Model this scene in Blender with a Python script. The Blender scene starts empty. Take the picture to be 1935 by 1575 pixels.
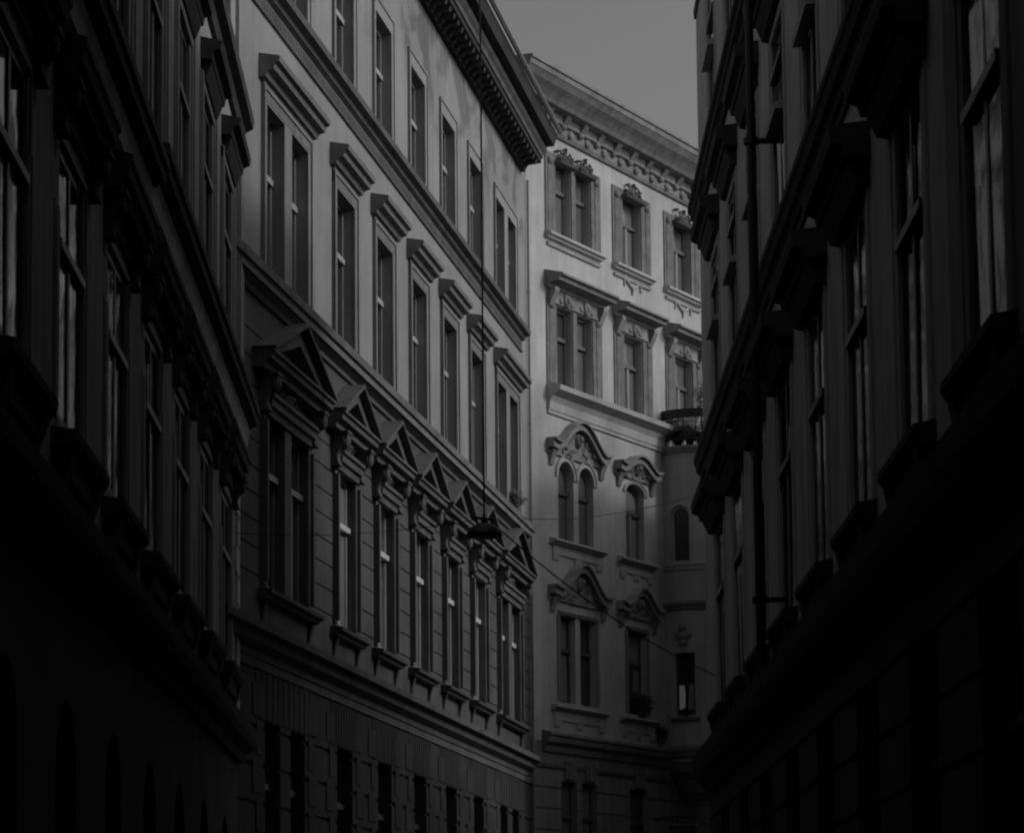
import bpy, bmesh, math, random
from mathutils import Vector, Matrix
R_ = math.radians
random.seed(7)
S = bpy.context.scene
COL = S.collection

# ------------------------------------------------------------------ camera, sky, sun, exposure
FPX, W0 = 5600.0, 1935.0
TANP = FPX / 45000.0
PITCH, ROLL = math.atan(TANP), 0.009
EYE = Vector((0, 0, 1.6))
f0 = Vector((0, math.cos(PITCH), math.sin(PITCH)))
u0 = Vector((0, -math.sin(PITCH), math.cos(PITCH)))
r0 = Vector((1, 0, 0))
rt = r0 * math.cos(ROLL) - u0 * math.sin(ROLL)
up = u0 * math.cos(ROLL) + r0 * math.sin(ROLL)
cd = bpy.data.cameras.new('camera')
cam = bpy.data.objects.new('camera', cd)
COL.objects.link(cam)
m = Matrix((rt, up, -f0)).transposed().to_4x4()
m.translation = EYE
cam.matrix_world = m
cd.sensor_width = 36
cd.lens = 36 * FPX / W0
cd.shift_y = (1865 - FPX * TANP - 787.5) / W0
cd.clip_start, cd.clip_end = 0.1, 2000
cd.dof.use_dof = True
cd.dof.focus_distance = 56
cd.dof.aperture_fstop = 5.6
S.camera = cam

SUN_AZ, SUN_EL = 91.5, 31.0
wd = bpy.data.worlds.new('World')
S.world = wd
wd.use_nodes = True
nt = wd.node_tree
nt.nodes.clear()
sky = nt.nodes.new('ShaderNodeTexSky')
sky.sky_type = 'NISHITA'
sky.sun_disc = False
sky.sun_elevation = R_(SUN_EL)
sky.sun_rotation = R_(SUN_AZ)
sky.dust_density = 4.0
bw = nt.nodes.new('ShaderNodeRGBToBW')
bg = nt.nodes.new('ShaderNodeBackground')
bg.inputs[1].default_value = 0.15
wo = nt.nodes.new('ShaderNodeOutputWorld')
nt.links.new(sky.outputs[0], bw.inputs[0])
nt.links.new(bw.outputs[0], bg.inputs[0])
nt.links.new(bg.outputs[0], wo.inputs[0])

sd = bpy.data.lights.new('sun', 'SUN')
sd.energy = 1.45
sd.angle = R_(6)
sun = bpy.data.objects.new('sun', sd)
COL.objects.link(sun)
sv = Vector((math.sin(R_(SUN_AZ)) * math.cos(R_(SUN_EL)), math.cos(R_(SUN_AZ)) * math.cos(R_(SUN_EL)), math.sin(R_(SUN_EL))))
sun.rotation_euler = sv.to_track_quat('Z', 'Y').to_euler()
sun.location = (30, 40, 60)

vs = S.view_settings
vs.view_transform = 'Standard'
vs.look = 'None'
vs.gamma = 1
vs.use_curve_mapping = False
vs.exposure = -0.78
S.cycles.pixel_filter_type = 'BLACKMAN_HARRIS'
S.cycles.filter_width = 2.3
S.cycles.max_bounces = 6
S.cycles.diffuse_bounces = 4

# ------------------------------------------------------------------ materials
def grey(v): return (v, v, v, 1)

def plaster(name, a, var=0.18, scale=0.9, rough=0.9, streak=0.25, bump=0.25, stain=None):
    mt = bpy.data.materials.new(name)
    mt.use_nodes = True
    n = mt.node_tree; N = n.nodes; L = n.links
    b = N['Principled BSDF']
    b.inputs['Roughness'].default_value = rough
    b.inputs['Specular IOR Level'].default_value = 0.25
    tc = N.new('ShaderNodeTexCoord')
    n1 = N.new('ShaderNodeTexNoise'); n1.inputs['Scale'].default_value = scale; n1.inputs['Detail'].default_value = 8; n1.inputs['Roughness'].default_value = 0.62
    mp = N.new('ShaderNodeMapping'); mp.inputs['Scale'].default_value = (3.2, 3.2, 0.28)
    n2 = N.new('ShaderNodeTexNoise'); n2.inputs['Scale'].default_value = 1.3; n2.inputs['Detail'].default_value = 6
    n3 = N.new('ShaderNodeTexNoise'); n3.inputs['Scale'].default_value = 28; n3.inputs['Detail'].default_value = 5
    L.new(tc.outputs['Object'], n1.inputs['Vector'])
    L.new(tc.outputs['Object'], mp.inputs['Vector'])
    L.new(mp.outputs[0], n2.inputs['Vector'])
    L.new(tc.outputs['Object'], n3.inputs['Vector'])
    r1 = N.new('ShaderNodeMapRange'); r1.inputs[1].default_value = 0.3; r1.inputs[2].default_value = 0.7
    r1.inputs[3].default_value = 1 - var; r1.inputs[4].default_value = 1 + var * 0.6
    L.new(n1.outputs[0], r1.inputs[0])
    r2 = N.new('ShaderNodeMapRange'); r2.inputs[1].default_value = 0.42; r2.inputs[2].default_value = 0.7
    r2.inputs[3].default_value = 1.0; r2.inputs[4].default_value = 1 - streak
    L.new(n2.outputs[0], r2.inputs[0])
    r3 = N.new('ShaderNodeMapRange'); r3.inputs[3].default_value = 0.93; r3.inputs[4].default_value = 1.07
    L.new(n3.outputs[0], r3.inputs[0])
    m1 = N.new('ShaderNodeMath'); m1.operation = 'MULTIPLY'
    m2 = N.new('ShaderNodeMath'); m2.operation = 'MULTIPLY'
    m3 = N.new('ShaderNodeMath'); m3.operation = 'MULTIPLY'; m3.inputs[1].default_value = a
    L.new(r1.outputs[0], m1.inputs[0]); L.new(r2.outputs[0], m1.inputs[1])
    L.new(m1.outputs[0], m2.inputs[0]); L.new(r3.outputs[0], m2.inputs[1])
    last = m2
    if stain:   # water stains: patches of damp plaster between two heights (own shape, own place)
        z0, z1, amt = stain
        sx = N.new('ShaderNodeSeparateXYZ'); L.new(tc.outputs['Object'], sx.inputs[0])
        zr = N.new('ShaderNodeMapRange'); zr.inputs[1].default_value = z0; zr.inputs[2].default_value = z1
        L.new(sx.outputs[2], zr.inputs[0])
        n4 = N.new('ShaderNodeTexNoise'); n4.inputs['Scale'].default_value = 0.55; n4.inputs['Detail'].default_value = 5; n4.inputs['Distortion'].default_value = 1.2
        L.new(tc.outputs['Object'], n4.inputs['Vector'])
        sr = N.new('ShaderNodeMapRange'); sr.inputs[1].default_value = 0.47; sr.inputs[2].default_value = 0.58
        L.new(n4.outputs[0], sr.inputs[0])
        mm = N.new('ShaderNodeMath'); mm.operation = 'MULTIPLY'; L.new(zr.outputs[0], mm.inputs[0]); L.new(sr.outputs[0], mm.inputs[1])
        inv = N.new('ShaderNodeMapRange'); inv.inputs[3].default_value = 1; inv.inputs[4].default_value = 1 - amt
        L.new(mm.outputs[0], inv.inputs[0])
        m4 = N.new('ShaderNodeMath'); m4.operation = 'MULTIPLY'
        L.new(m2.outputs[0], m4.inputs[0]); L.new(inv.outputs[0], m4.inputs[1])
        last = m4
    L.new(last.outputs[0], m3.inputs[0])
    L.new(m3.outputs[0], b.inputs['Base Color'])
    bp = N.new('ShaderNodeBump'); bp.inputs['Strength'].default_value = bump; bp.inputs['Distance'].default_value = 0.02
    L.new(n3.outputs[0], bp.inputs['Height'])
    L.new(bp.outputs[0], b.inputs['Normal'])
    return mt

def simple(name, a, rough=0.6, metal=0.0, spec=0.5, emit=0.0, nz=0.0):
    mt = bpy.data.materials.new(name)
    mt.use_nodes = True
    N = mt.node_tree.nodes; L = mt.node_tree.links
    b = N['Principled BSDF']
    b.inputs['Base Color'].default_value = grey(a)
    b.inputs['Roughness'].default_value = rough
    b.inputs['Metallic'].default_value = metal
    b.inputs['Specular IOR Level'].default_value = spec
    tc = N.new('ShaderNodeTexCoord')
    n1 = N.new('ShaderNodeTexNoise'); n1.inputs['Scale'].default_value = 9; n1.inputs['Detail'].default_value = 5
    L.new(tc.outputs['Object'], n1.inputs['Vector'])
    r1 = N.new('ShaderNodeMapRange'); r1.inputs[3].default_value = a * 0.75; r1.inputs[4].default_value = a * 1.2
    L.new(n1.outputs[0], r1.inputs[0]); L.new(r1.outputs[0], b.inputs['Base Color'])
    if emit:
        b.inputs['Emission Color'].default_value = grey(1)
        b.inputs['Emission Strength'].default_value = emit
    return mt

def glass_mat(name, a, rough, wav=0.06, dust=0.15):
    mt = bpy.data.materials.new(name)
    mt.use_nodes = True
    N = mt.node_tree.nodes; L = mt.node_tree.links
    b = N['Principled BSDF']
    b.inputs['Roughness'].default_value = rough
    b.inputs['IOR'].default_value = 1.52
    tc = N.new('ShaderNodeTexCoord')
    n1 = N.new('ShaderNodeTexNoise'); n1.inputs['Scale'].default_value = 2.2; n1.inputs['Detail'].default_value = 2
    L.new(tc.outputs['Object'], n1.inputs['Vector'])
    bp = N.new('ShaderNodeBump'); bp.inputs['Strength'].default_value = wav; bp.inputs['Distance'].default_value = 0.2
    L.new(n1.outputs[0], bp.inputs['Height']); L.new(bp.outputs[0], b.inputs['Normal'])
    df = N.new('ShaderNodeBsdfDiffuse'); df.inputs[0].default_value = grey(a)
    mx = N.new('ShaderNodeMixShader'); mx.inputs[0].default_value = dust
    L.new(b.outputs[0], mx.inputs[1]); L.new(df.outputs[0], mx.inputs[2])
    L.new(mx.outputs[0], N['Material Output'].inputs[0])
    oi = N.new('ShaderNodeObjectInfo')
    r1 = N.new('ShaderNodeMapRange'); r1.inputs[3].default_value = a * 0.35; r1.inputs[4].default_value = a * 1.9
    L.new(oi.outputs['Random'], r1.inputs[0]); L.new(r1.outputs[0], b.inputs['Base Color'])
    return mt

def leaf_mat(name, a):
    mt = simple(name, a, 0.6)
    return mt

M = dict(
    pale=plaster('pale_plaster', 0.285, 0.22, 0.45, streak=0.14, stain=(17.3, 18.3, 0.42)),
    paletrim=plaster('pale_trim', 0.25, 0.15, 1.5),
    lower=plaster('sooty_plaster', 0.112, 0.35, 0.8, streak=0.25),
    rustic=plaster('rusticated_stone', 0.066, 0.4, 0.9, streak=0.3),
    lowertrim=plaster('sooty_shaded_trim', 0.135, 0.3, 1.6),
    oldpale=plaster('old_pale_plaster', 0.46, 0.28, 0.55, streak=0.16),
    oldtrim=plaster('ornament_stone', 0.27, 0.3, 2.5),
    lesene=plaster('rough_stucco_band', 0.19, 0.35, 3.0),
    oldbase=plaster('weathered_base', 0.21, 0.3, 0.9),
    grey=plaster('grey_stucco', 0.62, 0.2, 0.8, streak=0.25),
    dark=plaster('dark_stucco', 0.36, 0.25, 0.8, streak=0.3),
    darktrim=plaster('dark_trim', 0.08, 0.3, 1.6),  # hoods, sills and cornices: underside shade put into the near-black colour
    eaves=plaster('shade_black', 0.05, 0.3, 2.0),  # soffits and gable fields: missing bounce light put into the colour
    hoodtrim=plaster('shaded_hood', 0.20, 0.3, 1.6),  # hoods and string course: underside shade put into the darker colour
    shadebase=plaster('shaded_stone', 0.08, 0.35, 0.8),  # ground floors: street-level gloom put into the near-black colour
    shadetrim=plaster('shaded_trim', 0.06, 0.3, 1.6),  # near cornices and sills: their shade put into the near-black colour
    white=simple('white_frame_paint', 0.60, 0.45),
    creamframe=simple('worn_frame_paint', 0.36, 0.5),
    greyframe=simple('grey_frame_paint', 0.22, 0.45),
    brown=simple('dark_frame_paint', 0.07, 0.4),
    glass=glass_mat('window_glass', 0.03, 0.06, 0.04),
    glassdusty=glass_mat('dusty_glass', 0.03, 0.05, 0.012, 0.38),
    glassold=glass_mat('old_window_glass', 0.12, 0.05, 0.1),  # paler base stands in for reflections and haze on the far panes
    glasscurt=glass_mat('curtained_glass', 0.20, 0.08, 0.05),
    roof=plaster('roof_sheet', 0.10, 0.2, 1.2, 0.6),
    metal=simple('dark_metal', 0.04, 0.45, 0.6),
    zinc=simple('zinc_sheet', 0.30, 0.4, 0.5),
    leaf=leaf_mat('leaves', 0.07),
    leafdark=leaf_mat('dark_leaves', 0.03),
    pot=simple('dark_pot', 0.04, 0.7),
    wood=simple('pale_slats', 0.6, 0.6),
    enamel=simple('white_enamel', 0.7, 0.3),
    blind=simple('lit_blind', 0.3, 0.8, emit=0.055),
    asphalt=plaster('asphalt', 0.05, 0.25, 2.0),
    paving=plaster('paving_stone', 0.14, 0.25, 2.0),
)

# ------------------------------------------------------------------ mesh helpers
class MB:
    """collects faces in facade coordinates: s along the wall, n outwards, h up"""
    def __init__(s, sg=-1, warp=None):
        s.v = []; s.f = []; s.sg = sg; s.warp = warp; s.smooth = False
    def p(s, a, n, h):
        if s.warp: a, n = s.warp(a, n)
        s.v.append((a, s.sg * n, h)); return len(s.v) - 1
    def face(s, pts):
        s.f.append([s.p(*q) for q in pts])
    def box(s, a0, a1, n0, n1, h0, h1):
        q = [s.p(a, n, h) for a in (a0, a1) for n in (n0, n1) for h in (h0, h1)]
        for i in ((0, 1, 3, 2), (4, 6, 7, 5), (0, 4, 5, 1), (2, 3, 7, 6), (0, 2, 6, 4), (1, 5, 7, 3)):
            s.f.append([q[k] for k in i])
    def prism(s, prof, a0, a1, seg=1):
        """profile of (n,h) swept along s"""
        rows = [[s.p(a0 + (a1 - a0) * i / seg, n, h) for n, h in prof] for i in range(seg + 1)]
        k = len(prof)
        for i in range(seg):
            for j in range(k):
                s.f.append([rows[i][j], rows[i][(j + 1) % k], rows[i + 1][(j + 1) % k], rows[i + 1][j]])
        s.f.append(rows[0][::-1]); s.f.append(rows[-1])
    def extr(s, outl, n0, n1):
        """outline of (s,h) extruded from n0 to n1"""
        a = [s.p(x, n0, y) for x, y in outl]; b = [s.p(x, n1, y) for x, y in outl]
        k = len(outl)
        for j in range(k):
            s.f.append([a[j], a[(j + 1) % k], b[(j + 1) % k], b[j]])
        s.f.append(a[::-1]); s.f.append(b)
    def ribbon(s, up_, lo_, n0, n1):
        """band between two polylines of (s,h), extruded"""
        for i in range(len(up_) - 1):
            s.extr([lo_[i], lo_[i + 1], up_[i + 1], up_[i]], n0, n1)
    def ball(s, c, r, seg=10, ring=7):
        ca, cn, ch = c
        ra, rn, rh = r if isinstance(r, tuple) else (r, r, r)
        rows = []
        for i in range(ring + 1):
            t = math.pi * i / ring
            rows.append([s.p(ca + ra * math.sin(t) * math.cos(2 * math.pi * j / seg), cn + rn * math.sin(t) * math.sin(2 * math.pi * j / seg), ch + rh * math.cos(t)) for j in range(seg)])
        for i in range(ring):
            for j in range(seg):
                s.f.append([rows[i][j], rows[i][(j + 1) % seg], rows[i + 1][(j + 1) % seg], rows[i + 1][j]])
    def tube(s, pts, r, seg=6):
        rows = []
        P = [Vector(q) for q in pts]
        for i, q in enumerate(P):
            d = (P[min(i + 1, len(P) - 1)] - P[max(i - 1, 0)]).normalized()
            x = d.orthogonal().normalized(); y = d.cross(x)
            if i and x.dot(px) < 0: x, y = -x, -y
            px = x
            rr = r[i] if isinstance(r, (list, tuple)) else r
            rows.append([s.p(*(q + x * rr * math.cos(2 * math.pi * j / seg) + y * rr * math.sin(2 * math.pi * j / seg))) for j in range(seg)])
        for i in range(len(P) - 1):
            for j in range(seg):
                s.f.append([rows[i][j], rows[i][(j + 1) % seg], rows[i + 1][(j + 1) % seg], rows[i + 1][j]])
        s.f.append(rows[0][::-1]); s.f.append(rows[-1])
    def lathe(s, c, prof, seg=24):
        """profile of (radius, height) about a vertical axis at c"""
        rows = []
        for r, h in prof:
            rows.append([s.p(c[0] + r * math.cos(2 * math.pi * j / seg), c[1] + r * math.sin(2 * math.pi * j / seg), c[2] + h) for j in range(seg)])
        for i in range(len(prof) - 1):
            for j in range(seg):
                s.f.append([rows[i][j], rows[i][(j + 1) % seg], rows[i + 1][(j + 1) % seg], rows[i + 1][j]])
        s.f.append(rows[0][::-1]); s.f.append(rows[-1])
    def leaves(s, c, r, n, size, shell=0.35):
        """leaf-sized faces spread through an ellipsoid"""
        for _ in range(n):
            while True:
                d = Vector((random.uniform(-1, 1), random.uniform(-1, 1), random.uniform(-1, 1)))
                if shell < d.length < 1: break
            q = Vector((c[0] + d.x * r[0], c[1] + d.y * r[1], c[2] + d.z * r[2]))
            a = Vector((random.gauss(0, 1), random.gauss(0, 1), random.gauss(0, 1))).normalized()
            b = a.orthogonal().normalized(); sz = size * random.uniform(0.6, 1.4)
            s.face([tuple(q - a * sz), tuple(q + b * sz * 0.45), tuple(q + a * sz), tuple(q - b * sz * 0.45)])
    def relief(s, a0, a1, h0, h1, feats, base=0.0, back=None):
        """wall sheet whose cells stand at their own depth (openings, grooves, blocks); later features win"""
        A = {round(a0, 4), round(a1, 4)}; H = {round(h0, 4), round(h1, 4)}
        for f in feats:
            for x in (f[0], f[1]):
                if a0 < x < a1: A.add(round(x, 4))
            for y in (f[2], f[3]):
                if h0 < y < h1: H.add(round(y, 4))
        if s.warp:
            k = int((a1 - a0) / 0.12)
            for i in range(1, k): A.add(round(a0 + (a1 - a0) * i / k, 4))
        A = sorted(A); H = sorted(H)
        na, nh = len(A) - 1, len(H) - 1
        D = [[base] * nh for _ in range(na)]
        for f in feats:
            for i in range(na):
                c = (A[i] + A[i + 1]) / 2
                if f[0] < c < f[1]:
                    for j in range(nh):
                        if f[2] < (H[j] + H[j + 1]) / 2 < f[3]: D[i][j] = f[4]
        done = [[False] * nh for _ in range(na)]
        for i in range(na):
            for j in range(nh):
                d = D[i][j]
                if i + 1 < na and abs(D[i + 1][j] - d) > 1e-5:
                    e = D[i + 1][j]
                    s.face([(A[i + 1], d, H[j]), (A[i + 1], e, H[j]), (A[i + 1], e, H[j + 1]), (A[i + 1], d, H[j + 1])])
                if j + 1 < nh and abs(D[i][j + 1] - d) > 1e-5:
                    e = D[i][j + 1]
                    s.face([(A[i], d, H[j + 1]), (A[i], e, H[j + 1]), (A[i + 1], e, H[j + 1]), (A[i + 1], d, H[j + 1])])
                if done[i][j]: continue
                k = j
                while k + 1 < nh and abs(D[i][k + 1] - d) < 1e-6: k += 1
                for q in range(j, k + 1): done[i][q] = True
                s.face([(A[i], d, H[j]), (A[i + 1], d, H[j]), (A[i + 1], d, H[k + 1]), (A[i], d, H[k + 1])])
    def obj(s, name, mat, parent=None, loc=None, smooth=False):
        me = bpy.data.meshes.new(name)
        me.from_pydata(s.v, [], s.f)
        bm = bmesh.new(); bm.from_mesh(me)
        bmesh.ops.remove_doubles(bm, verts=bm.verts, dist=1e-5)
        bmesh.ops.recalc_face_normals(bm, faces=bm.faces)
        bm.to_mesh(me); bm.free()
        me.materials.append(M[mat] if isinstance(mat, str) else mat)
        if smooth:
            for p in me.polygons: p.use_smooth = True
        o = bpy.data.objects.new(name, me)
        COL.objects.link(o)
        if parent: o.parent = parent
        if loc: o.location = loc
        return o

def tag(o, label, cat, group=None):
    o['label'] = label; o['category'] = cat
    if group: o['group'] = group
    return o

class Facade:
    """a thing whose local x runs along its front; sg tells on which side the street lies"""
    def __init__(s, name, o, az, sg, label, cat='house', group=None):
        e = bpy.data.objects.new(name, None); COL.objects.link(e)
        e.location = (o[0], o[1], 0); e.rotation_euler = (0, 0, R_(90 - az))
        e.empty_display_size = 0.5
        s.root = tag(e, label, cat, group); s.sg = sg; s.az = az; s.o = o
        s.cache = {}
        a = R_(az)
        s.t = Vector((math.sin(a), math.cos(a), 0)); s.n = Vector((s.t.y, -s.t.x, 0)) * (1 if sg < 0 else -1)
    def mb(s, warp=None): return MB(s.sg, warp)
    def world(s, a, n, h): return Vector((s.o[0], s.o[1], 0)) + (s.t * a + s.n * n + Vector((0, 0, h))) * s.root.scale.x
    def put(s, key, name, mat, build, a, h, n=0.0, parent=None, smooth=False):
        """first time builds the part, afterwards copies it (mesh data shared)"""
        loc = (a, s.sg * n, h)
        if key in s.cache:
            o = s.cache[key].copy(); COL.objects.link(o)
            o.location = loc; o.parent = parent or s.root
            return o
        b = s.mb(); build(b)
        o = b.obj(name, mat, parent or s.root, loc, smooth)
        s.cache[key] = o
        return o
    def window(s, a, h0, w, hh, depth, frame='white', glass='glass', tr=0.64, ledge=0.07, mull=True, fr=0.065, arch=False, bars=0, rot=0.4, wide=0, proud=0.06, tmat=None):
        key = ('w', round(w, 3), round(hh, 3), depth, frame, tr, ledge, mull, arch, bars, wide, proud, tmat)
        n0, n1 = -depth - 0.005, -depth - 0.005 + proud
        def outl(inset):
            x = w / 2 - inset
            if not arch: return [(-x, inset), (x, inset), (x, hh - inset), (-x, hh - inset)]
            rise = (w / 2 if arch is True else arch); c = hh - rise
            return [(-x, inset), (x, inset)] + [(x * math.cos(t), c + (rise - inset) * math.sin(t)) for t in [math.pi * i / 12 for i in range(13)]]
        def bf(b):
            o_, i_ = outl(0.002), outl(fr); k = len(o_)
            for j in range(k):
                b.extr([o_[j], o_[(j + 1) % k], i_[(j + 1) % k], i_[j]], n0, n1)
            if tr and not tmat:
                y = hh * tr
                b.box(-w / 2 + 0.004, w / 2 - 0.004, n0 + 0.002, n1 + ledge, y - (0.05 if proud > .03 else 0.03), y + 0.04)
                b.box(-w / 2 + fr, w / 2 - fr, n0 + 0.004, n1 - min(0.01, proud * .3), y + 0.04, y + 0.08)
            if mull:
                b.box(-0.05, 0.05, n0 + 0.003, n1 + min(0.012, proud * .4), fr, (hh * tr if tr else hh) - 0.05)
                if mull == 2: b.box(-0.04, 0.04, n0 + 0.003, n1 + 0.004, hh * tr + 0.05, hh - fr)
                for sx in (-1, 1):   # casement stiles
                    b.box(sx * 0.05, sx * (0.15 if wide else 0.085), n0 + 0.006, n1 - proud * .2, fr, (hh * tr if tr else hh) - 0.05)
            for i in range(bars):
                y = hh * tr * (i + 1) / (bars + 1)
                b.box(-w / 2 + fr, w / 2 - fr, n0 + 0.005, n1 - 0.015, y - 0.015, y + 0.015)
        fo = s.put(key, 'window', frame, bf, a, h0)
        if tmat:
            def bt(b):
                y = hh * tr
                b.box(-w / 2 + 0.004, w / 2 - 0.004, n0 + 0.002, n1 + ledge, y - 0.05, y + 0.04)
            s.put(key + ('t',), 'transom', tmat, bt, 0, 0, parent=fo)
        def bp(b):
            b.extr(outl(fr * 0.5), -depth - 0.02, -depth - 0.005 + min(0.017, proud * .5))
        po = s.put(key + (glass,), 'pane', glass, bp, 0, 0, parent=fo)
        po.rotation_euler = (R_(random.uniform(-rot, rot)), 0, R_(random.uniform(-rot, rot)))
        return fo

def spandrels(b, a, htop, w, depth, rise=None):
    """fills the corners over a round-headed opening"""
    r = w / 2; ri = rise or r; c = htop - ri
    for sx in (-1, 1):
        arc = [(a + sx * r * math.cos(t), c + ri * math.sin(t)) for t in [math.pi / 2 * i / 8 for i in range(9)]]
        for i in range(8):
            q = [arc[i], arc[i + 1], (arc[i + 1][0], htop), (arc[i][0], htop)]
            if i == 0: q = [arc[0], arc[1], (arc[1][0], htop), (arc[0][0], htop)]
            b.extr(q, -depth, 0.0)

def volume(f, a0, a1, deep, h0, h1, mat, roofmat='roof', pitch=0.9, over=0.0, name='shell', eave=0.0):
    """sides and back of a house and its roof, behind the front wall"""
    b = f.mb()
    b.face([(a0, -0.35, h0), (a0, -deep, h0), (a0, -deep, h1), (a0, -0.35, h1)])
    b.face([(a1, -0.35, h0), (a1, -deep, h0), (a1, -deep, h1), (a1, -0.35, h1)])
    b.face([(a0, -deep, h0), (a1, -deep, h0), (a1, -deep, h1), (a0, -deep, h1)])
    for a in (a0, a1): b.face([(a, 0, h0), (a, -0.36, h0), (a, -0.36, h1), (a, 0, h1)])
    b.obj(name, mat, f.root)
    r = f.mb()
    z = h1 + eave
    r.extr([(a0, z), (a1, z), (a1, z + 0.02), (a0, z + 0.02)], over, -deep)
    hh = pitch * min(deep, 9) / 2
    r.prism([(over, z + 0.03), (-deep / 2, z + hh), (-deep, z + 0.03)], a0, a1)
    r.obj('roof', roofmat, f.root)

def scroll(b, w, top, bot, d):
    """S-shaped console, from its foot up to the bulge that carries a hood"""
    prof = []
    H = top - bot
    for i in range(15):
        t = i / 14
        nn = 0.05 + d * (0.30 + 0.62 * (t ** 1.5)) + d * 0.16 * math.sin(t * math.pi * 2.2 + 2.6)
        prof.append((max(0.05, nn), bot + H * t))
    prof = [(-0.01, bot)] + prof + [(-0.01, top)]
    b.prism(prof, -w / 2, w / 2)
    b.ball((0, prof[10][0] - 0.02, bot + H * 0.72), (w * 0.58, d * 0.36, H * 0.24))
    b.ball((0, prof[3][0] - 0.02, bot + H * 0.08), (w * 0.5, d * 0.22, H * 0.10))
    b.box(-w / 2 - 0.03, w / 2 + 0.03, -0.01, prof[-2][0] + 0.02, top - 0.05, top - 0.002)

def cartouche(b, w, h, d):
    """stucco ornament: shield with curling leaves, volutes and beads"""
    rg = random.Random(int(w * 100 + h * 1000))
    b.ball((0, 0.02, h * 0.45), (w * 0.17, d * 0.8, h * 0.34))
    b.ball((0, d * 0.5, h * 0.5), (w * 0.09, d * 0.7, h * 0.17))
    for sx in (-1, 1):
        for k, (x, y, rr) in enumerate(((0.22, 0.75, 0.30), (0.30, 0.38, 0.42), (0.40, 0.12, 0.30))):
            pts = []
            for i in range(9):      # volute
                t = i / 8 * 4.4
                q = rr * (1 - i / 11)
                pts.append((sx * (w * x + w * 0.20 * q * math.cos(t)), d * (0.25 + 0.55 * i / 8), h * (y + 0.42 * q * math.sin(t))))
            b.tube(pts, [0.028 * (1.1 - i / 12) * (0.6 + h) for i in range(9)], 5)
        for i in range(6):          # leaves
            b.ball((sx * w * (0.12 + 0.35 * rg.random()), d * 0.2, h * rg.uniform(0.05, 0.9)), (w * rg.uniform(0.02, 0.06), d * rg.uniform(0.3, 0.8), h * rg.uniform(0.05, 0.13)), 6, 5)
    for i in range(3): b.ball((0, d * 0.3, h * (0.82 + 0.1 * i)), (w * 0.05, d * 0.5, h * 0.06), 6, 5)

# ================================================================== house on the left, in the sun
A2 = 9.2224
L2 = Facade('apartment_house', (0.39846, 65.0), A2, -1, 'tall pale curved-street house with triangular window pediments and bracketed eaves, centre left', 'apartment house')
bays = [(-22.87, 2), (-18.93, 1), (-15.85, 1), (-12.78, 1), (-9.73, 1), (-6.74, 1), (-2.97, 2)]
LOW0, LOW1 = 7.22, 9.66
b_up, b_lo, b_gr = [], [], []
for c, k in bays:
    xs = [c] if k == 1 else [c - 0.76, c + 0.76]
    w = 1.32 if k == 1 else 1.06
    for x in xs:
        b_up.append((x - w / 2, x + w / 2, 11.55, 14.17, -0.27))
        b_up.append((x - w / 2, x + w / 2, 15.9, 18.1, -0.27))
        b_lo.append((x - w / 2, x + w / 2, LOW0, LOW1, -0.25))
        b_gr.append((x - w * 0.42, x + w * 0.42, 2.4, 5.3, -0.3))
# upper wall
b = L2.mb()
b.relief(-27.5, 0.0, 11.3, 20.3, b_up)
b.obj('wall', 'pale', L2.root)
# piano nobile wall with horizontal joints
g = []
h = 6.9
for y in (7.30, 7.68, 8.06, 8.43, 8.80, 9.18, 9.56, 9.94, 10.32, 10.70):
    g.append((-27.5, 0, y - 0.013, y + 0.013, -0.025))
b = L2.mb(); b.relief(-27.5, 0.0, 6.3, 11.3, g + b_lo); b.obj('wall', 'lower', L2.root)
# rusticated lower wall: quoin blocks and voussoirs
g = [(-27.5, 0, 0, 0.9, 0.06)]
for i in range(9):
    y0 = 0.95 + i * 0.53
    g.append((-27.5, 0, y0 - 0.03, y0 + 0.03, -0.03))
for ci, (c, k) in enumerate(bays):
    wd_ = 0.85 if k == 1 else 1.45
    if True:
        for i in range(11):                # voussoirs over the opening
            x0 = c - 1.05 * wd_ / 0.85 + i * 2.1 * wd_ / 0.85 / 11
            g.append((x0 + 0.02, x0 + 2.1 * wd_ / 0.85 / 11 - 0.03, 5.32, 5.98, 0.012))
            g.append((x0 + 2.1 * wd_ / 0.85 / 11 - 0.03, x0 + 2.1 * wd_ / 0.85 / 11 + 0.02, 5.3, 5.98, -0.012))
        for i in range(8):
            y0 = 1.6 + i * 0.53
            for sx in (-1, 1):
                e = 0.55 if i % 2 else 0.34
                x0 = c + sx * (wd_ - 0.05); x1 = x0 + sx * e
                g.append((min(x0, x1), max(x0, x1), y0 + 0.03, y0 + 0.47, 0.016))
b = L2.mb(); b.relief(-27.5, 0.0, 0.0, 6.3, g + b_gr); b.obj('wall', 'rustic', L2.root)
volume(L2, -27.5, 0.0, 10, 0, 20.3, 'lower', pitch=0.8, over=0.6, eave=0.1)

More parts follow.
